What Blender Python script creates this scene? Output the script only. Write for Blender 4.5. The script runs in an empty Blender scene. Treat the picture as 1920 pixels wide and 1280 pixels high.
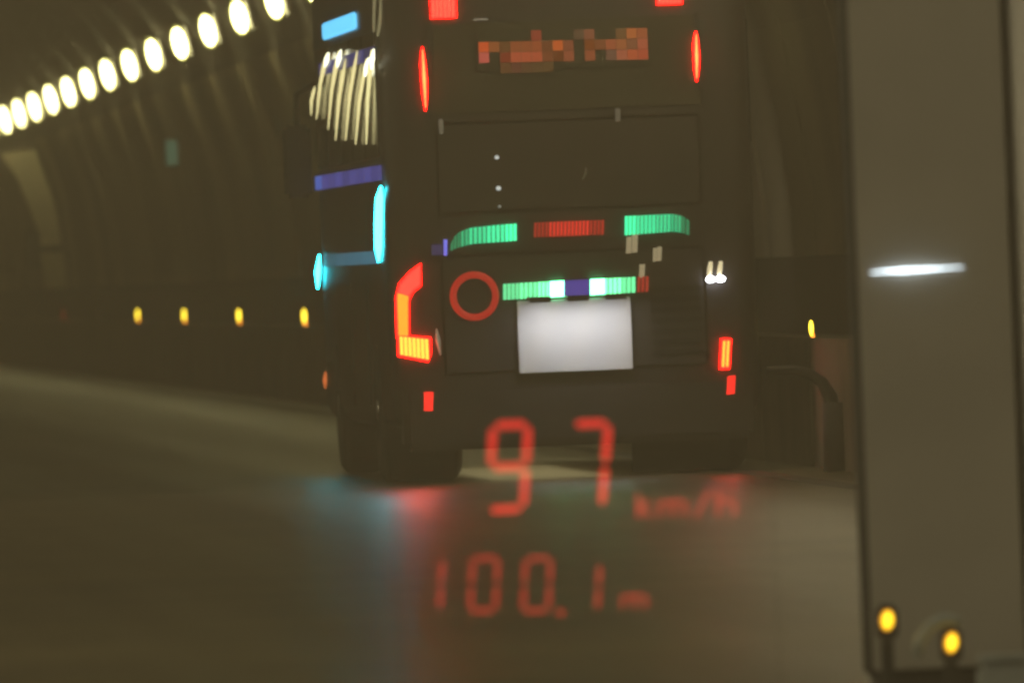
import bpy, bmesh, math, random
from mathutils import Vector, Matrix
random.seed(7)
scene = bpy.context.scene
C = scene.collection

# ---------------------------------------------------------------- camera
cam_d = bpy.data.cameras.new('camera')
cam = bpy.data.objects.new('camera', cam_d); C.objects.link(cam); scene.camera = cam
cam_d.sensor_width = 36.0; cam_d.lens = 532.5
cam_d.clip_start = 0.5; cam_d.clip_end = 2000
CAM = Vector((0, 0, 1.33))
F = 28400.0; ROLL = 0.04
yaw = math.atan(1760 / F)
hor = 580 - ROLL * 1760
pitch = math.atan((640 - hor) / F)
fwd = Vector((math.sin(yaw) * math.cos(pitch), math.cos(yaw) * math.cos(pitch), -math.sin(pitch)))
right = fwd.cross(Vector((0, 0, 1))).normalized()
up = right.cross(fwd).normalized()
a = math.atan(ROLL)                                    # the camera was held a little askew
r2 = right * math.cos(a) - up * math.sin(a)
u2 = up * math.cos(a) + right * math.sin(a)
m = Matrix((r2, u2, -fwd)).transposed().to_4x4(); m.translation = CAM
cam.matrix_world = m
cam_d.dof.use_dof = True; cam_d.dof.focus_distance = 80.0; cam_d.dof.aperture_fstop = 7.8

# ---------------------------------------------------------------- world (closed tunnel, night outside)
w = bpy.data.worlds.new('World'); scene.world = w; w.use_nodes = True
nt = w.node_tree; bg = nt.nodes['Background']
sky = nt.nodes.new('ShaderNodeTexSky'); sky.sky_type = 'NISHITA'; sky.sun_disc = False
sky.sun_elevation = math.radians(-4); sky.sun_rotation = math.radians(200)
nt.links.new(sky.outputs[0], bg.inputs[0]); bg.inputs[1].default_value = 0.05

vs = scene.view_settings
vs.view_transform = 'Standard'; vs.look = 'None'; vs.exposure = 0.0; vs.gamma = 1.0; vs.use_curve_mapping = False
cy = scene.cycles
cy.use_denoising = True
cy.max_bounces = 2; cy.diffuse_bounces = 1; cy.glossy_bounces = 2; cy.transmission_bounces = 1
cy.volume_bounces = 0; cy.transparent_max_bounces = 12
cy.sample_clamp_indirect = 2.0
cy.filter_width = 1.6

LAMP_L = 65.0
HAZE = 0.0038

# ---------------------------------------------------------------- materials
def new_mat(name):
    mt = bpy.data.materials.new(name); mt.use_nodes = True
    return mt, mt.node_tree, mt.node_tree.nodes['Principled BSDF']
def mat(name, col, rough=0.6, var=0.25, scale=3.0, bump=0.0, bscale=40.0, metal=0.0, coat=0.0, per_object=0.0, stretch=None, spec=0.5):
    mt, t, b = new_mat(name)
    tc = t.nodes.new('ShaderNodeTexCoord'); no = t.nodes.new('ShaderNodeTexNoise')
    no.inputs['Scale'].default_value = scale; no.inputs['Detail'].default_value = 2
    src = tc.outputs['Object']
    if stretch:
        mp = t.nodes.new('ShaderNodeMapping'); mp.inputs['Scale'].default_value = stretch
        t.links.new(src, mp.inputs[0]); src = mp.outputs[0]
    t.links.new(src, no.inputs['Vector'])
    rp = t.nodes.new('ShaderNodeValToRGB')
    rp.color_ramp.elements[0].position = 0.3; rp.color_ramp.elements[1].position = 0.7
    lo = [c * (1 - var) for c in col]; hi = [min(1, c * (1 + var)) for c in col]
    rp.color_ramp.elements[0].color = (*lo, 1); rp.color_ramp.elements[1].color = (*hi, 1)
    t.links.new(no.outputs['Fac'], rp.inputs[0])
    out = rp.outputs[0]
    if per_object:
        oi = t.nodes.new('ShaderNodeObjectInfo'); mr = t.nodes.new('ShaderNodeMapRange')
        mr.inputs[3].default_value = 1 - per_object; mr.inputs[4].default_value = 1 + per_object
        t.links.new(oi.outputs['Random'], mr.inputs[0])
        mx = t.nodes.new('ShaderNodeVectorMath'); mx.operation = 'SCALE'
        t.links.new(out, mx.inputs[0]); t.links.new(mr.outputs[0], mx.inputs['Scale']); out = mx.outputs[0]
    t.links.new(out, b.inputs['Base Color'])
    b.inputs['Specular IOR Level'].default_value = spec
    b.inputs['Roughness'].default_value = rough; b.inputs['Metallic'].default_value = metal
    b.inputs['Coat Weight'].default_value = coat; b.inputs['Coat Roughness'].default_value = 0.12
    if bump:
        n2 = t.nodes.new('ShaderNodeTexNoise'); n2.inputs['Scale'].default_value = bscale; n2.inputs['Detail'].default_value = 1
        t.links.new(tc.outputs['Object'], n2.inputs['Vector'])
        bp = t.nodes.new('ShaderNodeBump'); bp.inputs['Strength'].default_value = bump; bp.inputs['Distance'].default_value = 0.02
        t.links.new(n2.outputs['Fac'], bp.inputs['Height']); t.links.new(bp.outputs[0], b.inputs['Normal'])
    return mt
def emit(name, col, s):
    mt, t, b = new_mat(name)
    b.inputs['Base Color'].default_value = (*[c * 0.3 for c in col], 1)
    b.inputs['Roughness'].default_value = 0.4
    b.inputs['Emission Color'].default_value = (*col, 1); b.inputs['Emission Strength'].default_value = s
    if s < 3: mt.cycles.emission_sampling = 'NONE'     # dim decorative light: found by bounces alone
    return mt
def see_through_light(name, col, s):                   # lit segments of a see-through display
    mt = bpy.data.materials.new(name); mt.use_nodes = True; t = mt.node_tree; t.nodes.clear()
    o = t.nodes.new('ShaderNodeOutputMaterial'); ad = t.nodes.new('ShaderNodeAddShader')
    e = t.nodes.new('ShaderNodeEmission'); tr = t.nodes.new('ShaderNodeBsdfTransparent')
    e.inputs[0].default_value = (*col, 1); e.inputs[1].default_value = s
    t.links.new(e.outputs[0], ad.inputs[0]); t.links.new(tr.outputs[0], ad.inputs[1]); t.links.new(ad.outputs[0], o.inputs[0])
    return mt

M = {}
M['asphalt'] = mat('asphalt', (.10, .085, .04), .28, .3, .35, .0, 60, spec=.36)
def tracks(mt, lo, hi):                                # polished wheel tracks and dull patches along the lane
    t = mt.node_tree; b = t.nodes['Principled BSDF']
    tc = t.nodes.new('ShaderNodeTexCoord'); mp = t.nodes.new('ShaderNodeMapping'); mp.inputs['Scale'].default_value = (.9, .012, 1)
    no = t.nodes.new('ShaderNodeTexNoise'); no.inputs['Scale'].default_value = 1.0; no.inputs['Detail'].default_value = 4
    mr = t.nodes.new('ShaderNodeMapRange'); mr.inputs[1].default_value = .3; mr.inputs[2].default_value = .7
    mr.inputs[3].default_value = lo; mr.inputs[4].default_value = hi
    t.links.new(tc.outputs['Object'], mp.inputs[0]); t.links.new(mp.outputs[0], no.inputs['Vector'])
    t.links.new(no.outputs['Fac'], mr.inputs[0]); t.links.new(mr.outputs[0], b.inputs['Roughness'])
tracks(M['asphalt'], .28, .39)
M['line'] = mat('worn_white_paint', (.07, .065, .05), .6, .4, 1.5)
M['kerb'] = mat('kerb_concrete', (.18, .16, .10), .8, .3, 1.2, .3, 30, per_object=.12)
M['walk'] = mat('walkway_concrete', (.14, .13, .1), .8, .25, 1.0, .3, 30)
M['panel'] = mat('wall_panel_enamel', (.24, .20, .13), .65, .18, .8, per_object=.42, stretch=(1, 1, .15))
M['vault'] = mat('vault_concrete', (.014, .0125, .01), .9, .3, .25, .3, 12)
M['dado'] = mat('dark_wall_base', (.014, .012, .01), .8, .3, .8)
M['rib'] = mat('pale_concrete', (.82, .74, .52), .85, .15, 1.2)
M['paint'] = mat('dark_bus_paint', (.03, .026, .025), .45, .2, 2)
M['paint2'] = mat('dark_bus_panel_paint', (.032, .028, .026), .5, .3, 2.5)
M['glass'] = mat('dark_glass', (.012, .014, .014), .12, .1, 2)
M['rglass'] = mat('rear_glass', (.05, .048, .03), .3, .25, 1.2, spec=.3)  # dim cabin light behind the glass is put into its colour
M['rubber'] = mat('black_rubber', (.03, .028, .026), .85, .2, 6)
M['black'] = mat('black_plastic', (.016, .016, .016), .6, .2, 6)
M['steel'] = mat('brushed_steel', (.35, .35, .35), .4, .15, 8, metal=.8)
M['plate'] = mat('blank_plate', (.82, .82, .82), .6, .02, 3)
M['cab'] = mat('grey_cabinet_paint', (.37, .36, .33), .55, .12, 1.6, .1, 20)
M['cabw'] = mat('white_cabinet_paint', (.85, .85, .84), .5, .06, 2)
M['hood'] = mat('pale_grey_plastic', (.3, .34, .35), .5, .2, 9)
M['shade_tube'] = mat('shade_black', (.014, .013, .012), .6, .2, 6)
M['reflection_tone'] = mat('beige_reflection', (.75, .66, .45), .4, .1, 8)  # beige tone for reflected lamp light, used by no part
M['lamp'] = emit('tunnel_lamp_glow', (1, .84, .50), LAMP_L)
M['lamp_strong'] = emit('tunnel_lamp_strong_glow', (1, .84, .50), LAMP_L * 2.0)   # unseen near lamps made stronger to brighten the foreground
M['lamp_weak'] = emit('tunnel_lamp_weak_glow', (1, .90, .42), LAMP_L * 0.29)       # far lamps turned down to thin the lit haze
M['lamp_halo'] = emit('tunnel_lamp_halo', (.8, .85, .2), 1.1)  # halo round each lamp, put in as a faintly glowing ring
M['housing'] = mat('lamp_housing', (.1, .1, .09), .5, .1, 6, metal=.3)

# ---------------------------------------------------------------- mesh helpers
def obj(name, bm, mt, parent=None, smooth=False):
    me = bpy.data.meshes.new(name)
    bmesh.ops.recalc_face_normals(bm, faces=bm.faces)
    bm.to_mesh(me); bm.free()
    if smooth:
        for p in me.polygons: p.use_smooth = True
    me.materials.append(mt)
    o = bpy.data.objects.new(name, me); C.objects.link(o)
    if parent is not None: o.parent = parent
    return o
def tag(o, label, cat, group=None):
    o['label'] = label; o['category'] = cat
    if group: o['group'] = group
    return o
def struct(o, label=None):
    o['kind'] = 'structure'
    if label: o['label'] = label
    return o
def empty(name, loc, label, cat, group=None):
    o = bpy.data.objects.new(name, None); C.objects.link(o); o.location = loc
    o.empty_display_size = .2
    return tag(o, label, cat, group)
def box(bm, x0, x1, y0, y1, z0, z1, bevel=0.0):
    r = bmesh.ops.create_cube(bm, size=1)
    for v in r['verts']:
        v.co = Vector(((x0 + x1) / 2 + v.co.x * (x1 - x0), (y0 + y1) / 2 + v.co.y * (y1 - y0), (z0 + z1) / 2 + v.co.z * (z1 - z0)))
    if bevel:
        es = list({e for v in r['verts'] for e in v.link_edges})
        bmesh.ops.bevel(bm, geom=es, offset=bevel, segments=2, affect='EDGES')
    return bm
def B(*a, **k): return box(bmesh.new(), *a, **k)
def prism_y(pts, y0, y1, bm=None):                     # polygon in x,z extruded along y
    bm = bm or bmesh.new()
    lo = [bm.verts.new((x, y0, z)) for x, z in pts]; hi = [bm.verts.new((x, y1, z)) for x, z in pts]
    bm.faces.new(lo); bm.faces.new(hi[::-1]); n = len(pts)
    for i in range(n): bm.faces.new((lo[i], hi[i], hi[(i + 1) % n], lo[(i + 1) % n]))
    return bm
def tube(pts, rads, n=10, bm=None, caps=True):
    bm = bm or bmesh.new(); pts = [Vector(p) for p in pts]; rings = []
    if not isinstance(rads, (list, tuple)): rads = [rads] * len(pts)
    for i, p in enumerate(pts):
        d = (pts[min(i + 1, len(pts) - 1)] - pts[max(i - 1, 0)]).normalized()
        s = d.cross(Vector((0, 1, 0.01)))
        if s.length < .1: s = d.cross(Vector((0, 0, 1)))
        s.normalize(); t = d.cross(s)
        rings.append([bm.verts.new(p + (s * math.cos(k * 2 * math.pi / n) + t * math.sin(k * 2 * math.pi / n)) * rads[i]) for k in range(n)])
    for q, r in zip(rings, rings[1:]):
        for k in range(n): bm.faces.new((q[k], q[(k + 1) % n], r[(k + 1) % n], r[k]))
    if caps: bm.faces.new(rings[0]); bm.faces.new(rings[-1][::-1])
    return bm
def lathe_x(prof, n=32, cx=0, cy=0, cz=0):             # profile (x, radius) turned round the x axis
    bm = bmesh.new(); rings = []
    for x, r in prof:
        rings.append([bm.verts.new((cx + x, cy + r * math.cos(k * 2 * math.pi / n), cz + r * math.sin(k * 2 * math.pi / n))) for k in range(n)])
    for q, r in zip(rings, rings[1:]):
        for k in range(n): bm.faces.new((q[k], q[(k + 1) % n], r[(k + 1) % n], r[k]))
    bm.faces.new(rings[0]); bm.faces.new(rings[-1])
    return bm
def ellipsoid(rx, ry, rz, u=14, v=8, c=(0, 0, 0)):
    bm = bmesh.new(); bmesh.ops.create_uvsphere(bm, u_segments=u, v_segments=v, radius=1)
    for q in bm.verts: q.co = Vector((q.co.x * rx + c[0], q.co.y * ry + c[1], q.co.z * rz + c[2]))
    return bm
def clone(src, parent=None):
    c = src.copy(); C.objects.link(c)
    if parent is not None: c.parent = parent
    for ch in src.children: clone(ch, c)
    return c

# ================================================================= THE TUNNEL
Y0, Y1 = -60.0, 335.0
bm = bmesh.new(); N = 40
vsr = [[bm.verts.new((x, Y0 + (Y1 - Y0) * i / N, -.045)) for x in (-4.4, 0, 4.9, 8.2)] for i in range(N + 1)]
for p, q in zip(vsr, vsr[1:]):
    for k in range(3): bm.faces.new((p[k], p[k + 1], q[k + 1], q[k]))
struct(obj('road', bm, M['asphalt']), 'dark damp asphalt road of the tunnel')
bm = bmesh.new(); v = [bm.verts.new(c) for c in ((7.55, Y0, -.041), (7.75, Y0, -.041), (7.75, Y1, -.041), (7.55, Y1, -.041))]; bm.faces.new(v)
struct(obj('edge_line', bm, M['line']), 'worn pale edge line along the kerb')

# raised walkway with its kerb of precast blocks
walk = struct(obj('walkway', B(8.32, 8.84, Y0, Y1, -.1, .80), M['walk']), 'raised concrete walkway along the tunnel wall')
kb = B(8.2, 8.318, -2.075, 2.075, -.08, .815, bevel=.02)
blk = obj('kerb_block', kb, M['kerb'], walk); blk.location = (0, 90, 0)
for i in range(1, 51):
    c = blk.copy(); C.objects.link(c); c.parent = walk
    c.location = (random.uniform(-.008, .004), 90 + 4.17 * i, random.uniform(-.006, .006))
bm = B(8.2, 8.318, Y0, 87.9, -.08, .815); box(bm, 8.2, 8.318, 300.7, Y1, -.08, .815)
k2 = obj('kerb', bm, M['kerb'], walk)

# wall and vault profile: X, Z
PROF = [(8.84, .80), (8.86, 1.36), (8.85, 1.75), (8.78, 2.3), (8.66, 3.0), (8.5, 3.5), (8.33, 4.0), (8.05, 4.6), (7.3, 5.6), (6.2, 6.5), (4.6, 7.3), (2.2, 7.7)]
full = PROF + [(4.4 - x, z) for x, z in PROF[-2::-1]]
bm = bmesh.new(); NS = 60; rows = []
for i in range(NS + 1):
    y = Y0 + (Y1 - Y0) * i / NS
    rows.append([bm.verts.new((x, y, z)) for x, z in full] + [bm.verts.new((-4.4, y, -.1))])
for p, q in zip(rows, rows[1:]):
    for k in range(len(p) - 1): bm.faces.new((p[k], p[k + 1], q[k + 1], q[k]))
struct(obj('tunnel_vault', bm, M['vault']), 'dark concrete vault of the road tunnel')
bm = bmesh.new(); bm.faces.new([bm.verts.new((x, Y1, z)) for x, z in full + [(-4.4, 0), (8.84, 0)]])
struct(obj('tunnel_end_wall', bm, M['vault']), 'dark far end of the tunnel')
wall = struct(obj('tunnel_wall', B(8.81, 8.838, Y0, Y1, .802, 1.34), M['dado']), 'tunnel wall with dark base band and enamel panels')
# enamel panels that follow the curve of the wall
PP = [(8.86, 1.36), (8.85, 1.75), (8.78, 2.3), (8.66, 3.0), (8.5, 3.5), (8.33, 4.0)]
def panel_mesh(wd):
    bm = bmesh.new(); g = {}
    for s, dx in ((0, -.05), (1, -.015)):
        for j, y in enumerate((-wd, wd)):
            for i, (x, z) in enumerate(PP): g[s, j, i] = bm.verts.new((x + dx, y, z))
    n = len(PP)
    for i in range(n - 1):
        bm.faces.new((g[0, 0, i], g[0, 0, i + 1], g[0, 1, i + 1], g[0, 1, i]))
        bm.faces.new((g[0, 0, i], g[1, 0, i], g[1, 0, i + 1], g[0, 0, i + 1]))
        bm.faces.new((g[0, 1, i], g[1, 1, i], g[1, 1, i + 1], g[0, 1, i + 1]))
    bm.faces.new((g[0, 0, 0], g[0, 1, 0], g[1, 1, 0], g[1, 0, 0]))
    bm.faces.new((g[0, 0, n - 1], g[0, 1, n - 1], g[1, 1, n - 1], g[1, 0, n - 1]))
    return bm
pn = obj('wall_panel', panel_mesh(2.06), M['panel'], wall); pn.location = (0, 88, 0)
for i in range(1, 54):
    c = pn.copy(); C.objects.link(c); c.parent = wall
    c.location = (-random.choice((0, 0, .01, .03)), 88 + 4.2 * i, 0)

# pale transverse rib of the vault
RIB = [(8.80, 1.36), (8.79, 1.75), (8.72, 2.3), (8.60, 3.0), (8.43, 3.5), (8.33, 3.8)]
inner = [(8.42, 1.36), (8.41, 1.75), (8.40, 1.78), (8.36, 2.28), (8.17, 2.85), (7.98, 3.35), (7.72, 3.75)]
RIB = [(x * .983, z) for x, z in RIB]; inner = [(x * .983, z) for x, z in inner]
rib = tag(obj('arch_rib', prism_y(RIB + inner[::-1], 264.6, 265.3), M['rib']), 'pale curved concrete rib standing out of the wall under the lamps at far left', 'arch rib')
sb = empty('wall_box', (8.08, 264.2, 2.05), 'dark hose box hung in front of the pale curved rib', 'wall box')
obj('case', B(-.12, .12, -.1, .1, -.33, .33, bevel=.02), M['black'], sb)
obj('door', B(-.1, .1, -.118, -.102, -.3, .3, bevel=.006), M['black'], sb)
obj('bracket', B(.12, .5, -.03, .03, -.05, .05), M['black'], sb)

# green emergency sign on the wall
es = empty('emergency_sign', (8.4, 210.2, 3.17), 'small dim green emergency sign high on the left tunnel wall', 'sign')
obj('case', B(-.1, .1, -.03, .03, -.2, .2, bevel=.01), M['black'], es)
obj('face', B(-.08, .08, -.04, -.031, -.17, .17), emit('sign_green', (.13, .30, .19), .45), es)
obj('arm', B(.1, .2, -.02, .02, -.02, .02), M['black'], es)

# ---------------------------------------------------------------- tunnel lamps
def make_lamp():
    t = empty('tunnel_lamp', (0, 0, 0), 'oval tunnel lamp', 'lamp', 'oval lamps along the tunnel vault')
    lens = obj('lens', ellipsoid(.080, .60, .20, 12, 6), M['lamp'], t, True)
    bm = bmesh.new(); n = 20; rr = []
    for rx, rz, y in ((.082, .198, -.02), (.097, .224, -.02), (.097, .224, .02), (.082, .198, .02)):
        rr.append([bm.verts.new((rx * math.cos(k * 2 * math.pi / n), y, rz * math.sin(k * 2 * math.pi / n))) for k in range(n)])
    for q, r in zip(rr, rr[1:] + rr[:1]):
        for k in range(n): bm.faces.new((q[k], q[(k + 1) % n], r[(k + 1) % n], r[k]))
    obj('rim', bm, M['lamp_halo'], t)  # glowing ring stands in for the halo of the lens
    obj('housing', B(.09, .15, -.5, .5, -.2, .2, bevel=.02), M['housing'], t)
    obj('bracket', B(.15, .42, -.02, .02, -.03, .03), M['housing'], t)
    return t
ordinal = ['leftmost', 'second', 'third', 'fourth', 'fifth', 'sixth', 'seventh', 'eighth', 'ninth', 'tenth', 'eleventh', 'twelfth', 'thirteenth', 'fourteenth']
proto = make_lamp(); used = False
lens_plain = [ch for ch in proto.children if ch.name.startswith('lens')][0].data
lens_weak = lens_plain.copy(); lens_weak.materials[0] = M['lamp_weak']
lens_strong = lens_plain.copy(); lens_strong.materials[0] = M['lamp_strong']
LY0, LDY = 167.7, 8.7
for side in (1, -1):
    for k in range(-26, 19):
        y = LY0 + LDY * k + (0 if side > 0 else 3.0)
        if y < -50 or (side < 0 and y > 110): continue
        t = proto if not used else clone(proto); used = True
        t.location = ((7.9 if side > 0 else -3.5), y, 4.42)
        if side > 0: t.rotation_euler = (0, math.radians(-12), 0)
        else: t.rotation_euler = (0, math.radians(12), 0); t.scale = (-1, 1, 1)
        if side > 0:
            s = (max(y, 60) / 200.0) ** .55; t.scale = (1, 1, s)
        for ch in t.children:
            if ch.name.startswith('lens'): ch.data = lens_strong if y < 58 else (lens_plain if y < 105 else lens_weak)
        i = 12 - k
        if side > 0 and 0 <= i <= 12:
            t['label'] = ('leftmost' if i == 0 else ordinal[i] + ' from the left') + ' of the glowing oval tunnel lamps in the slanting row'
        elif side > 0 and i == 13:
            t['label'] = 'oval tunnel lamp cut by the top edge, last of the row before the bus'
        else:
            t['label'] = 'oval tunnel lamp of the rows that go on outside the picture'

# ---------------------------------------------------------------- delineators on the kerb
M['dy'] = emit('delineator_yellow', (1, .72, .04), 6); M['do'] = emit('delineator_orange', (1, .33, .03), 3.5)  # light thrown back by the reflectors is put in as glow
M['dr'] = emit('delineator_red', (.8, .12, .05), .35); M['dd'] = mat('delineator_dull', (.3, .27, .22), .6)
names = ['nearest to the bus side', 'second left of the bus', 'third left of the bus', 'fourth left of the bus', 'fifth left of the bus, almost dark', 'red one far left', 'dull one nearest the left edge']
for k, y in enumerate([171 + 16.8 * k for k in range(7)] + [100.9]):
    t = empty('delineator', (8.26, y, .77), '', 'delineator', 'yellow delineators along the kerb')
    t['label'] = ('kerb delineator stud, ' + names[k]) if k < 7 else 'glowing yellow kerb delineator stud right of the bus'
    hi, lo = (M['dy'], M['do']) if k in (0, 1, 2, 3, 7) else ((M['dr'], M['dr']) if k == 5 else (M['dd'], M['dd']))
    s = 1.0 if k != 7 else .62
    obj('base', B(-.05 * s, .05 * s, -.05, .05, .0, .03, bevel=.008), M['black'], t)
    obj('post', B(-.012 * s, .012 * s, -.012, .012, .03, .06), M['black'], t)
    obj('upper_reflector', ellipsoid(.024 * s, .014, .085 * s, 12, 8, (-.004, -.02, .12 * s + .03)), hi, t, True)
    obj('lower_reflector', ellipsoid(.02 * s, .014, .07 * s, 12, 8, (.006, -.026, .01 * s + .03)), lo, t, True)

# ---------------------------------------------------------------- dark shade beside the kerb, put in as a black tube
pp = [(7.72, 98, .62), (7.9, 98, .62), (8.0, 98, .59), (8.08, 98, .53), (8.125, 98, .44), (8.14, 98, .3), (8.145, 98, -.045)]
dp = empty('shade_curve', (0, 0, 0), 'dark curve of shade beside the grey cabinet, put in as a bent black tube', 'shade_tube')
obj('shade_tube', tube(pp, [.03, .034, .036, .04, .05, .055, .055], 14), M['shade_tube'], dp, True)
obj('shade_sleeve', tube([(8.15, 98, -.045), (8.15, 98, .4)], [.085, .075], 14), M['black'], dp, True)

# ================================================================= THE BUS
bus = empty('bus', (6.615, 100, 0), 'dark coach seen from behind with coloured light strips and lit tail lamps', 'bus')
def rrect(hw, z0, z1, r, n=5):
    pts = []
    for cx, cz, a0 in ((hw - r, z1 - r, 0), (-hw + r, z1 - r, 90), (-hw + r * .6, z0 + r * .6, 180), (hw - r * .6, z0 + r * .6, 270)):
        rr = r if a0 < 180 else r * .6
        for i in range(n + 1):
            an = math.radians(a0 + 90 * i / n); pts.append((cx + rr * math.cos(an), cz + rr * math.sin(an)))
    return pts
bm = bmesh.new(); rings = []
for y, hw, z0, z1, r in ((-.07, 1.08, .40, 3.36, .22), (-.055, 1.14, .36, 3.45, .22), (-.02, 1.19, .34, 3.52, .24), (.05, 1.22, .32, 3.56, .24), (.18, 1.226, .31, 3.58, .24),
                         (8.5, 1.226, .31, 3.58, .24), (8.75, 1.22, .32, 3.52, .26), (8.92, 1.2, .36, 3.4, .3), (9.0, 1.12, .42, 3.2, .32)):
    rings.append([bm.verts.new((x, y, z)) for x, z in rrect(hw, z0, z1, r)])
for q, r in zip(rings, rings[1:]):
    n = len(q)
    for k in range(n): bm.faces.new((q[k], q[(k + 1) % n], r[(k + 1) % n], r[k]))
bm.faces.new(rings[0]); bm.faces.new(rings[-1])
body = obj('body', bm, M['paint'], bus, True)
bu = obj('bumper', B(-1.16, 1.16, -.11, .3, .17, .60, bevel=.05), M['paint'], bus)
obj('chassis', B(-.85, .85, .6, 8.6, .18, .33), M['black'], bus)
# rear glass, boot lid, engine grille
rw = obj('rear_window', prism_y([(-.89, 2.39), (.89, 2.39), (.86, 2.98), (-.86, 2.98)], -.085, -.05), M['rglass'], bus)
for s in (-1, 1): obj('seal', prism_y([(s * .895, 2.385), (s * .93, 2.37), (s * .9, 3.0), (s * .865, 2.985)], -.09, -.05), M['black'], rw)
lid = obj('engine_cover', B(-.88, .88, -.085, -.05, .66, 1.46, bevel=.02), M['paint2'], bus)
for i in range(7): obj('louvre', B(.5, .84, -.1, -.084, .74 + i * .07, .775 + i * .07, bevel=.008), M['black'], lid)
obj('rear_door', B(-.88, .88, -.083, -.05, 1.72, 2.33, bevel=.02), M['paint2'], bus)
obj('door_handle', tube([(.085, -.12, 1.92), (.107, -.12, 1.96), (.11, -.12, 2.0)], [.006, .009, .006], 8), M['steel'], bus, True)
# wheels
def wheel(x, y, wd, name='wheel'):
    s = 1 if x > 0 else -1
    ty = lathe_x([(-wd / 2, .30), (-wd / 2, .43), (-wd / 2 + .03, .475), (-wd / 2 + .06, .485), (wd / 2 - .06, .485), (wd / 2 - .03, .475), (wd / 2, .43), (wd / 2, .30)], 40)
    t = obj(name, ty, M['rubber'], bus); t.location = (x, y, .44)
    obj('rim', lathe_x([(s * (wd / 2 - .1), .29), (s * (wd / 2 - .02), .29), (s * (wd / 2 - .05), .2), (s * (wd / 2 - .03), .1), (s * (wd / 2 + .01), .06)], 28), M['steel'], t)
    for k in range(8):
        an = k * math.pi / 4
        obj('bolt', B(s * (wd / 2 - .04) - .02, s * (wd / 2 - .04) + .02, .15 * math.cos(an) - .012, .15 * math.cos(an) + .012, .15 * math.sin(an) - .012, .15 * math.sin(an) + .012), M['black'], t)
for x in (-.96, .96): wheel(x, 1.75, .54)
for x in (-1.08, 1.08): wheel(x, 6.9, .3)
for x0, x1 in ((-1.2, -.76), (.37, 1.02)):
    obj('mud_flap', B(x0, x1, 1.0 if x0 < 0 else .3, 1.03 if x0 < 0 else .33, -.025, .5), M['rubber'], bus)

def lights(name, bm, m_, parent=None, smooth=False): return obj(name, bm, m_, parent or bus, smooth)
def slats(x0, x1, top, bot, y0, y1, pitch=.027, fill=.66, lean=0.0):
    bm = bmesh.new(); n = max(1, int(round((x1 - x0) / pitch))); d = (x1 - x0) / n
    for i in range(n):
        xa, xb = x0 + i * d, x0 + i * d + d * fill
        prism_y([(xa, bot(xa)), (xb, bot(xb)), (xb + lean, top(xb)), (xa + lean, top(xa))], y0, y1, bm)
    return bm
def lerp(pts):
    def f(x):
        if x <= pts[0][0]: return pts[0][1]
        for (xa, za), (xb, zb) in zip(pts, pts[1:]):
            if x <= xb: return za + (zb - za) * (x - xa) / (xb - xa)
        return pts[-1][1]
    return f
G = lambda s: emit('led_green_%s' % s, (.03, .62, .26), s * 2.1)
# upper green-red-green strip
tu = lerp([(-.806, 1.53), (-.78, 1.578), (-.752, 1.603), (-.67, 1.631), (-.5, 1.642), (-.359, 1.647)])
bu_ = lerp([(-.806, 1.485), (-.745, 1.507), (-.657, 1.525), (-.364, 1.534)])
for xa, xb, s in ((-.806, -.735, .2), (-.735, -.68, .42), (-.68, -.56, .75), (-.56, -.44, 1.05), (-.44, -.36, 1.5)):
    lights('green_strip', slats(xa, xb, tu, bu_, -.125, -.08, lean=.004), G(s))
tr = lerp([(.35, 1.667), (.67, 1.669), (.739, 1.649), (.78, 1.615)]); br = lerp([(.348, 1.541), (.665, 1.553), (.735, 1.543), (.777, 1.524)])
for xa, xb, s in ((.352, .43, 1.3), (.43, .56, .9), (.56, .66, .7), (.66, .73, .45), (.73, .785, .17)):
    lights('green_strip', slats(xa, xb, tr, br, -.125, -.08, lean=.006), G(s))
for xa, xb, s in ((-.25, -.15, .22), (-.15, .12, .5), (.12, .22, .25)):
    lights('red_strip', slats(xa, xb, lambda x: 1.648, lambda x: 1.552, -.125, -.08, 0.025, .6, .006), emit('led_red_dim', (.8, .03, .02), s * 2))
# lower strip above the plate
tl = lambda x: 1.252 + .012 * (x + .46) / .9; bl = lambda x: 1.147 + .015 * (x + .46) / .9
for xa, xb, s in ((-.47, -.36, 1.0), (-.36, -.24, 1.5), (-.24, -.16, 2.4), (-.16, -.07, 9.0), (.107, .2, 9.0), (.2, .32, 2.6), (.32, .412, 1.3)):
    lights('green_strip', slats(xa, xb, tl, bl, -.128, -.085, .027, .7 if s < 5 else .99, .004), emit('led_green_low_%s' % s, (.10, .60, .24), s * 2.0))
lights('purple_strip', slats(-.065, .102, tl, bl, -.124, -.085, .014, .95), emit('led_purple', (.055, .035, .23), 1.4))
lights('red_strip', slats(.418, .5, tl, bl, -.124, -.085, .027, .6, .008), emit('led_red_end', (.55, .03, .02), .7))
# number plate panel and its lamps
pl = lights('plate_panel', B(-.385, .37, -.118, -.08, .655, 1.135, bevel=.006), M['plate'])
obj('frame', B(-.395, .38, -.108, -.078, .645, 1.14), M['black'], pl)
for x in (-.25, 0, .25):
    q = lights('plate_lamp', B(x - .07, x + .07, -.46, -.085, 1.1435, 1.158), M['black'])
    bm = bmesh.new(); bm.faces.new([bm.verts.new(c) for c in ((x - .06, -.45, 1.141), (x - .06, -.33, 1.141), (x + .06, -.33, 1.141), (x + .06, -.45, 1.141))])
    obj('lens', bm, emit('plate_lamp', (1, .99, 1.02), 32), q)
    obj('lip', B(x - .07, x + .07, -.47, -.461, 1.122, 1.158), M['black'], q)
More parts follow.
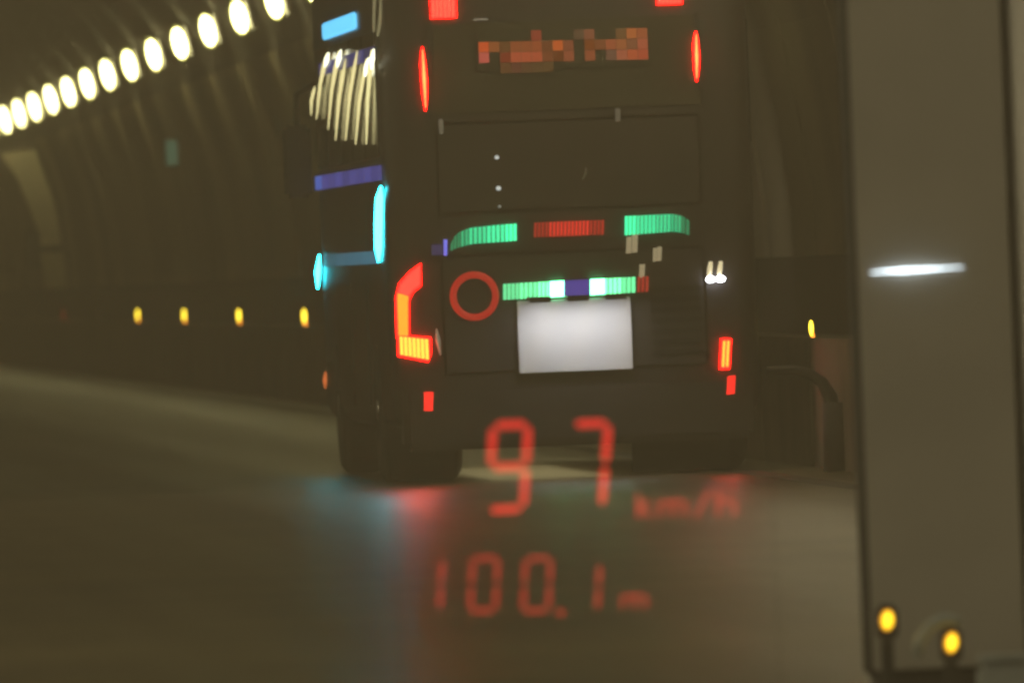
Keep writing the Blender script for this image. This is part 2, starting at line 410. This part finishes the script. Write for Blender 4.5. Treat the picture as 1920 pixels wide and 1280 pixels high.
# aiming circle of the head-up sight, put on the bus as a glowing ring
bm = bmesh.new(); R1, R2 = .163, .118; n = 48; cx, cz = -.66, 1.18
fr = [[bm.verts.new((cx + r * math.cos(k * 2 * math.pi / n), y, cz + r * math.sin(k * 2 * math.pi / n))) for k in range(n)] for r, y in ((R1, -.09), (R1 - .012, -.115), (R2 + .012, -.115), (R2, -.09))]
for q, r in zip(fr, fr[1:]):
    for k in range(n): bm.faces.new((q[k], q[(k + 1) % n], r[(k + 1) % n], r[k]))
lights('aiming_ring', bm, emit('ring_red', (.36, .012, .008), 1.2), None, True)
# left tail lamp: hooked light guide over a block
redrim = emit('tail_red', (1, .0022, .002), 18.0)
orange = emit('tail_orange', (1, .045, .003), 14.0); redmid = emit('tail_red_bright', (1, .012, .008), 10)
tail = lights('tail_lamp', prism_y([(-1.005, 1.41), (-1.008, 1.26), (-1.062, 1.222), (-1.092, 1.165), (-1.10, .92), (-1.184, .92), (-1.182, 1.185), (-1.156, 1.28), (-1.09, 1.352)], -.09, .16), redrim)
obj('upper_guide', prism_y([(-1.014, 1.395), (-1.018, 1.272), (-1.07, 1.235), (-1.093, 1.20), (-1.165, 1.225), (-1.146, 1.27), (-1.087, 1.338)], -.1, -.085), redmid, tail)
obj('lower_guide', prism_y([(-1.096, 1.195), (-1.102, 1.16), (-1.11, .93), (-1.172, .93), (-1.171, 1.18), (-1.166, 1.22)], -.1, -.085), orange, tail)
blk = lights('tail_lamp', prism_y([(-1.178, .945), (-.958, .918), (-.962, .80), (-.985, .757), (-1.18, .803)], -.1, .1), redrim)
obj('lens', slats(-1.166, -.972, lerp([(-1.166, .933), (-.97, .905)]), lerp([(-1.171, .815), (-.975, .772)]), -.115, -.097, .027, .74, .0), emit('tail_yellow', (1, .075, .007), 18), blk)
# right tail lamp pieces and the small lower lamps
r1 = lights('tail_lamp', prism_y([(.961, .833), (1.03, .832), (1.011, .63), (.943, .631)], -.1, .1), redrim)
for x in (.0, .027):
    obj('lens', prism_y([(.974 + x, .818), (.990 + x, .818), (.974 + x, .648), (.958 + x, .648)], -.115, -.097), emit('tail_yellow', (1, .065, .006), 16), r1)
lights('fog_lamp', prism_y([(.996, .582), (1.045, .587), (1.034, .468), (.981, .463)], -.13, .1), emit('fog_red', (1, .02, .015), 1.6))
lights('fog_lamp', prism_y([(-1.019, .56), (-.959, .558), (-.968, .435), (-1.024, .437)], -.13, .1), emit('fog_red', (1, .02, .015), 1.6))
# markers beside the rear window and on the roof edge
core = emit('marker_core', (1, .22, .05), 4.5)
for (xa, za), (xb, zb) in (((-.939, 2.835), (-.934, 2.415)), ((.876, 2.868), (.868, 2.538))):
    q = lights('side_marker', tube([(xa, -.09, za), ((xa * .75 + xb * .25) - .003, -.1, za * .75 + zb * .25), ((xa + xb) / 2, -.1, (za + zb) / 2), ((xa * .25 + xb * .75), -.1, za * .25 + zb * .75), (xb, -.09, zb)], [.006, .02, .022, .019, .006], 10), redrim, None, True)
    obj('core', tube([(xa, -.115, za - .02), ((xa + xb) / 2, -.125, (za + zb) / 2), (xb, -.115, zb + .02)], [.003, .010, .003], 8), core, q, True)
for x0, x1, z0 in ((-.868, -.71, 3.027), (.632, .788, 3.06)):
    lights('roof_marker', slats(x0, x1, lambda x: z0 + .19, lambda x: z0, -.11, -.06, .027, .68, .004), emit('roof_red', (1, .085, .05), 2.0))
    lights('roof_marker_lens', B(x0 - .008, x1 + .008, -.095, -.05, z0 - .008, z0 + .2), redrim)
# LED sign over the window: coarse cells, unreadable
sg = lights('led_sign', B(-.585, .57, -.105, -.07, 2.66, 2.93, bevel=.004), M['rglass'])
def lin(c): c /= 255.0; return c / 12.92 if c <= .04045 else ((c + .055) / 1.055) ** 2.4
ROWS = [[0, 0, 0, 0, 0, (138, 64, 46), 0, 0, 0, (92, 72, 52), (128, 80, 56), 0, 0, (108, 78, 48), (165, 95, 52), (148, 82, 50)],
        [(196, 84, 44), (142, 84, 48), (100, 68, 40), (140, 78, 46), (140, 78, 46), (148, 80, 48), (110, 68, 42), (186, 92, 46), (125, 72, 48), 0, (120, 68, 36), (120, 72, 44), (148, 82, 52), (148, 88, 52), (124, 80, 54), (162, 86, 60)],
        [(186, 90, 76), 0, (124, 58, 38), (168, 82, 54), (168, 82, 54), (168, 82, 54), (118, 68, 42), (104, 60, 34), (140, 78, 52), 0, (140, 78, 50), 0, (108, 78, 60), (158, 90, 64), (170, 84, 52), (166, 78, 52)],
        [0, 0, (98, 68, 42), (98, 62, 46), (92, 66, 44), (90, 68, 44), (92, 70, 44), 0, 0, 0, 0, 0, 0, 0, 0, 0]]
cm = {}
cell = .0702
for j, row in enumerate(ROWS):
    for i, c in enumerate(row):
        if not c: continue
        if c not in cm: cm[c] = emit('sign_cell', tuple(max(0, lin(v) - f) for v, f in zip(c, (.03, .025, .015))), 1.0)
        x = -.568 + i * cell; z = 2.922 - j * cell - .0012 * i
        obj('sign_cell', B(x, x + cell - .003, -.113, -.1045, z - cell + .003, z), cm[c], sg)
# small lamps, faint glowing marks and lamp reflections put in as glow
wm = emit('small_white', (.8, .85, .8), .8)
for x, z, r in ((-.476, 2.088, .013), (-.473, 1.884, .015), (-.471, 1.764, .009)):
    lights('small_lamp', ellipsoid(r * 1.2, r, r, 10, 6, (x, -.1, z)), wm if r > .01 else emit('small_white_dim', (.8, .85, .8), .25), None, True)
for x, z, wx, hz, s in ((-.836, 2.307, .016, .05, .12), (.337, 2.337, .016, .045, .10), (-.545, 3.003, .05, .006, .3)):
    lights('glow_mark', B(x - wx, x + wx, -.1, -.07, z - hz, z + hz, bevel=.005), emit('faint_glow_mark', (.6, .55, .42), s))
warm_refl = emit('warm_reflection', (.75, .62, .36), .42)  # lamp reflections on the glossy back, put in as glowing patches
for x, z, wx, hz in ((.375, 1.475, .02, .055), (.415, 1.485, .022, .06), (.545, 1.405, .016, .045), (.575, 1.41, .018, .047), (.455, 1.30, .022, .045)):
    lights('glow_mark', prism_y([(x - wx, z - hz), (x + wx - .008, z - hz), (x + wx, z + hz), (x - wx + .008, z + hz)], -.11, -.08), warm_refl)
lights('glow_mark', tube([(-.92, -.09, .975), (-.915, -.11, .9), (-.9, -.09, .80)], [.004, .016, .004], 8), emit('warm_dim', (.7, .6, .4), .25), None, True)  # sliver of reflected lamp light, put in as glow
lights('blue_lamp', tube([(-.838, -.11, 1.56), (-.842, -.11, 1.455)], [.012, .012], 8), emit('blue_led', (.22, .22, 1.0), 1.0), None, True)
lights('purple_lamp', B(-.93, -.86, -.09, -.05, 1.46, 1.53), emit('purple_dim', (.05, .04, .16), .5))
# white pair of lamps at right
for x in (.905, .972):
    q = lights('reversing_lamp', ellipsoid(.032, .03, .022, 14, 8, (x, -.125, 1.228)), emit('reversing_white', (.93, .93, 1.0), 14), None, True)
    obj('tube', tube([(x - .008, -.115, 1.25), (x, -.115, 1.3), (x + .008, -.115, 1.345)], [.014, .017, .012], 8), emit('warm_tube', (1, .86, .5), .9), q, True)
lights('thin_marker', tube([(1.032, -.06, 1.43), (1.024, -.06, 1.345)], [.004, .005], 6), redrim, None, True)
# ---- left side of the coach
SX = -1.232
for i in range(5):
    y0 = .25 + i * 1.62
    for s in (-1, 1): obj('side_window', B(s * 1.23 - .012, s * 1.23 + .012, y0, y0 + 1.55, 2.12, 2.96, bevel=.01), M['glass'], bus)
obj('windscreen', B(-1.0, 1.0, 8.98, 9.03, 1.3, 3.0, bevel=.02), M['glass'], bus)
for i in range(4):
    y0 = .5 + i * 2.0
    if i in (0, 3): continue
    obj('locker_door', B(-1.243, -1.215, y0, y0 + 1.9, .45, 1.3, bevel=.01), M['paint2'], bus)
for s in (-1, 1):
    obj('headlamp', ellipsoid(.12, .05, .09, 12, 8, (s * .85, 9.0, .75)), emit('headlamp_white', (1, .95, .8), 60), bus, True)
yl = emit('window_reflection', (1, .88, .40), 1.3); yl2 = emit('window_reflection_top', (1, 1, .72), 2.8)  # tunnel lamp reflections in the side glass, put in as glowing tubes
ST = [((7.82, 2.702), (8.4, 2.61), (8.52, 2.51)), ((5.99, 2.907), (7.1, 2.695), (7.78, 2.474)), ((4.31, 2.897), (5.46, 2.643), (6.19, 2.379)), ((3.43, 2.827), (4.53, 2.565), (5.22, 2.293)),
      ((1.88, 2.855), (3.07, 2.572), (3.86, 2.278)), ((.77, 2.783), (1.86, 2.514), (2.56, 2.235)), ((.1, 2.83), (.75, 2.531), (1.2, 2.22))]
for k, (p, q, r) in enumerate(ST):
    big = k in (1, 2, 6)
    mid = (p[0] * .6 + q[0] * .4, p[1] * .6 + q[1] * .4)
    w_ = obj('lamp_reflection', tube([(SX - .035, p[0], p[1]), (SX - .035, mid[0], mid[1]), (SX - .035, q[0], q[1]), (SX - .035, r[0], r[1])], [.004, .016 if big else .012, .011, .004], 8), yl, bus, True)
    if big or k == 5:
        obj('reflection_core', tube([(SX - .035, p[0] - .3, p[1]), (SX - .04, (p[0] + mid[0]) / 2 - .3, (p[1] + mid[1]) / 2), (SX - .035, mid[0] - .2, mid[1])], [.006, .018, .008], 8), yl2, w_, True)
pu = [emit('side_purple_%d' % i, (.05, .05, .20), .45 + .25 * (i % 3)) for i in range(3)]
for i in range(6):
    obj('purple_cell', B(SX - .02, SX - .005, .2 + i * 1.22, .2 + i * 1.22 + 1.16, 2.772, 2.858), pu[(i * 2) % 3], bus)
for i in range(9):
    cs = (.065, .065, .32) if i < 8 else (.06, .11, .45)
    obj('blue_cell', B(SX - .022, SX - .002, .05 + i * .955, .05 + i * .955 + .92, 1.972, 2.068), emit('side_blue', cs, (.75, .95, .8, .9, .7, 1.0, .8, .95, 1.15)[i]), bus)
obj('side_sign', B(SX - .03, SX - .002, 2.4, 6.6, 3.012, 3.128, bevel=.01), emit('side_sign_cyan', (.13, .62, 1.0), 1.6), bus)
cy1 = emit('cyan_rod', (.018, .85, 1.0), 32)
obj('cyan_rod', tube([(SX - .012, .02, 1.925), (SX - .018, .15, 1.85), (SX - .018, .35, 1.68), (SX - .018, .52, 1.53), (SX - .012, .65, 1.434)], [.008, .026, .03, .026, .008], 10), cy1, bus, True)
obj('cyan_rod', tube([(SX - .03, 8.25, 1.504), (SX - .035, 8.46, 1.386), (SX - .03, 8.67, 1.268)], [.006, .022, .006], 10), cy1, bus, True)
for i, s in enumerate((.62, .55, .5, .36)):
    obj('cyan_strip', B(SX - .015, SX - .002, .95 + i * 1.75, .95 + i * 1.75 + 1.74, 1.42, 1.505), emit('cyan_dim', (.06, .25, .38), s), bus)
obj('side_marker', tube([(SX - .01, 8.44, .668), (SX - .014, 8.5, .61), (SX - .01, 8.56, .549)], [.005, .016, .005], 8), emit('marker_orange', (1, .22, .05), .8), bus, True)
dim = emit('roof_corner_reflection', (.65, .58, .3), .32)  # lamp reflections on the roof corner, put in as dim glowing streaks
obj('roof_reflection', tube([(-1.185, .0, 3.17), (-1.20, .0, 3.05), (-1.225, .02, 2.92)], [.018, .014, .008], 8), dim, bus, True)
obj('roof_reflection', tube([(SX, .1, 3.16), (SX, .25, 3.03), (SX, .35, 2.9)], [.012, .012, .006], 8), dim, bus, True)
# wing mirror
mi = obj('wing_mirror', B(-1.475, -1.28, 8.42, 8.58, 1.92, 2.44, bevel=.03), M['black'], bus)
obj('mirror_arm', tube([(-1.37, 8.55, 2.44), (-1.36, 8.7, 2.66), (-1.15, 8.85, 2.78)], .022, 8), M['black'], mi)
# unseen glowing sheet added under the floor to light the road between the wheels
obj('chassis_glow', B(-.5, .3, 1.0, 8.0, .165, .178), emit('chassis_glow', (1, .85, .42), .6), bus)

# ================================================================= CABINETS AND SMALL LAMPS IN THE CLOSED LANE
cab = empty('equipment_cabinet', (4.06, 45, 0), 'tall grey steel cabinet with a white highlight put in as a glowing bar, right of the bus', 'cabinet')
obj('case', B(-.238, .238, .02, .30, .08, 2.5, bevel=.012), M['dado'], cab)
dr = obj('door', B(-.23, .226, -.006, .0195, .1, 2.47, bevel=.005), M['cab'], cab)
obj('plinth', B(-.22, .22, .04, .28, -.045, .079), M['black'], cab)
obj('cabinet_glint', tube([(-.195, -.02, -.003 + 1.287), (-.15, -.02, 1.287), (-.10, -.022, 1.287), (-.03, -.022, 1.288), (.03, -.02, 1.289), (.085, -.02, 1.29)], [.001, .003, .006, .0045, .002, .0008], 10), emit('glint_white', (.80, .93, 1.0), 4.5), cab, True)  # blurred highlight on the door, put in as a glowing spindle
cb2 = empty('white_cabinet', (4.556, 45, 0), 'white cabinet cut by the right edge of the picture', 'cabinet')
obj('case', B(-.245, .245, .02, .42, -.045, 2.3, bevel=.012), M['cabw'], cb2)
obj('door', B(-.235, .235, -.004, .0195, .1, 2.27, bevel=.005), M['cabw'], cb2)

amb = emit('amber', (1, .62, .02), 3.0); amb2 = emit('amber_rim', (1, .38, .02), 1.0)
def warning_lamp(x, z, tilt, lab):
    t = empty('warning_lamp', (x, 44, 0), lab, 'warning lamp', 'amber warning lamps in front of the cabinet')
    o = obj('lens', ellipsoid(.014, .02, .024, 16, 10), amb, t, True); o.location = (0, -.01, z); o.rotation_euler = (0, tilt, 0)
    o = obj('rim', ellipsoid(.020, .012, .031, 16, 10), amb2, t, True); o.location = (0, .012, z); o.rotation_euler = (0, tilt, 0)
    obj('housing', B(-.03, .035, .03, .07, z - .06, z + .045, bevel=.012), M['black'], t)
    obj('stem', B(-.018, .018, .03, .07, -.014, z - .062), M['black'], t)
    obj('foot', B(-.07, .07, -.03, .13, -.045, -.015, bevel=.01), M['black'], t)
    return t
warning_lamp(3.79, .273, .12, 'bigger amber warning lamp glowing at the left foot of the grey cabinet')
w2 = warning_lamp(3.975, .2, .18, 'lower amber warning lamp with a pale arched guard')
obj('guard', tube([(-.105, .0, .16), (-.095, .0, .21), (-.065, .0, .25), (-.02, .0, .272), (.03, .0, .262)], [.014, .019, .016, .02, .012], 10), M['hood'], w2, True)
bx = empty('battery_box', (4.13, 43.8, 0), 'pale grey battery box at the bottom right corner', 'box')
obj('case', B(-.1, .09, -.06, .06, -.045, .14, bevel=.015), M['hood'], bx); obj('lid', B(-.105, .095, -.065, .065, .1405, .165, bevel=.008), M['hood'], bx)

# ---------------------------------------------------------------- red head-up sight reading, built as an added read-out on the road
rd = empty('sight_readout', (2.667, 40, .3166), 'red head-up sight reading 97 km/h and 100.1 m, carried by an added stand', 'readout'); rd.scale = (.762, .762, .762)
red1 = see_through_light('readout_red', (1, .02, .018), .38); red2 = see_through_light('readout_red_dim', (1, .03, .025), .18)
def seg(name, x0, z0, x1, z1, wd, m_, gap=.2):
    d = Vector((x1 - x0, z1 - z0)); L = d.length; d /= L; nrm = Vector((-d.y, d.x)) * wd / 2
    p0 = Vector((x0, z0)) + d * wd * gap; p1 = Vector((x1, z1)) - d * wd * gap
    pts = [p0, p0 + d * wd / 2 + nrm, p1 - d * wd / 2 + nrm, p1, p1 - d * wd / 2 - nrm, p0 + d * wd / 2 - nrm]
    bm = bmesh.new(); bm.faces.new([bm.verts.new((p.x - 3.5, 0, p.y)) for p in pts])
    r = bmesh.ops.extrude_face_region(bm, geom=list(bm.faces))
    for g in r['geom']:
        if isinstance(g, bmesh.types.BMVert): g.co.y += .004
    return obj(name, bm, m_, rd)
def digit(ch, x, z, wd, ht, t, m_, slant):
    on = {'0': 'abcdef', '1': 'bc', '7': 'abc', '9': 'abcdfg'}[ch]
    P = lambda u, v: (x + u * wd + slant * (v - .5) * ht, z + v * ht)
    S = {'a': ((0, 1), (1, 1)), 'b': ((1, 1), (1, .5)), 'c': ((1, .5), (1, 0)), 'd': ((1, 0), (0, 0)), 'e': ((0, 0), (0, .5)), 'f': ((0, .5), (0, 1)), 'g': ((0, .5), (1, .5))}
    for s in on:
        (a_, b_), (c_, d_) = S[s]; p, q = P(a_, b_), P(c_, d_)
        seg('segment', p[0], p[1], q[0], q[1], t, m_)
digit('9', 3.162, .508, .122, .292, .027, red1, .1); digit('7', 3.438, .503, .122, .290, .027, red1, .12)
sm = .019
digit('1', 2.89, .168, .083, .175, sm, red2, .1); digit('0', 3.078, .160, .088, .182, sm, red2, .09); digit('0', 3.262, .152, .088, .182, sm, red2, .09)
seg('point', 3.365, .142, 3.405, .142, .026, red2, .05); digit('1', 3.437, .146, .083, .160, sm, red2, .1)
red3 = see_through_light('readout_red_unit', (1, .04, .03), .2)
def strokes(L, w_=.016):
    for p, q, r, s in L: seg('unit_stroke', p, q, r, s, w_, red3, .0)
strokes([(3.672, .545, 3.668, .455), (3.672, .49, 3.71, .52), (3.68, .495, 3.712, .458),
         (3.745, .515, 3.742, .458), (3.748, .51, 3.83, .51), (3.79, .508, 3.788, .457), (3.832, .512, 3.83, .456),
         (3.868, .45, 3.92, .55), (3.95, .55, 3.946, .45), (3.952, .505, 4.0, .505), (4.005, .505, 4.003, .45)])
strokes([(3.602, .195, 3.6, .145), (3.605, .19, 3.68, .19), (3.645, .188, 3.643, .143), (3.684, .192, 3.682, .142)], .013)
for x in (-.68, .64): obj('post', B(x - .0008, x + .0008, .006, .008, -.462, .84), M['black'], rd)  # posts, wires and feet are made up to carry the sight reading
for z in (.655, .255): obj('added_wire', B(-.677, .637, .007, .0085, z - .0008, z + .0008), M['black'], rd)
for x in (-.68, .64): obj('foot', B(x - .003, x + .003, -.06, .08, -.4745, -.463), M['black'], rd)

# ---------------------------------------------------------------- haze added through the tunnel to lift the dark tones
bm = B(-7, 12, Y0 - 3, Y1 + 3, -1, 9)
hz = bpy.data.materials.new('haze'); hz.use_nodes = True; t = hz.node_tree; t.nodes.clear()
o = t.nodes.new('ShaderNodeOutputMaterial'); pv = t.nodes.new('ShaderNodeVolumePrincipled')
pv.inputs['Color'].default_value = (.95, .84, .64, 1); pv.inputs['Density'].default_value = HAZE; pv.inputs['Anisotropy'].default_value = .2
t.links.new(pv.outputs[0], o.inputs['Volume'])
h = obj('haze', bm, hz); h['kind'] = 'stuff'; h['label'] = 'thin brownish haze added through the tunnel'
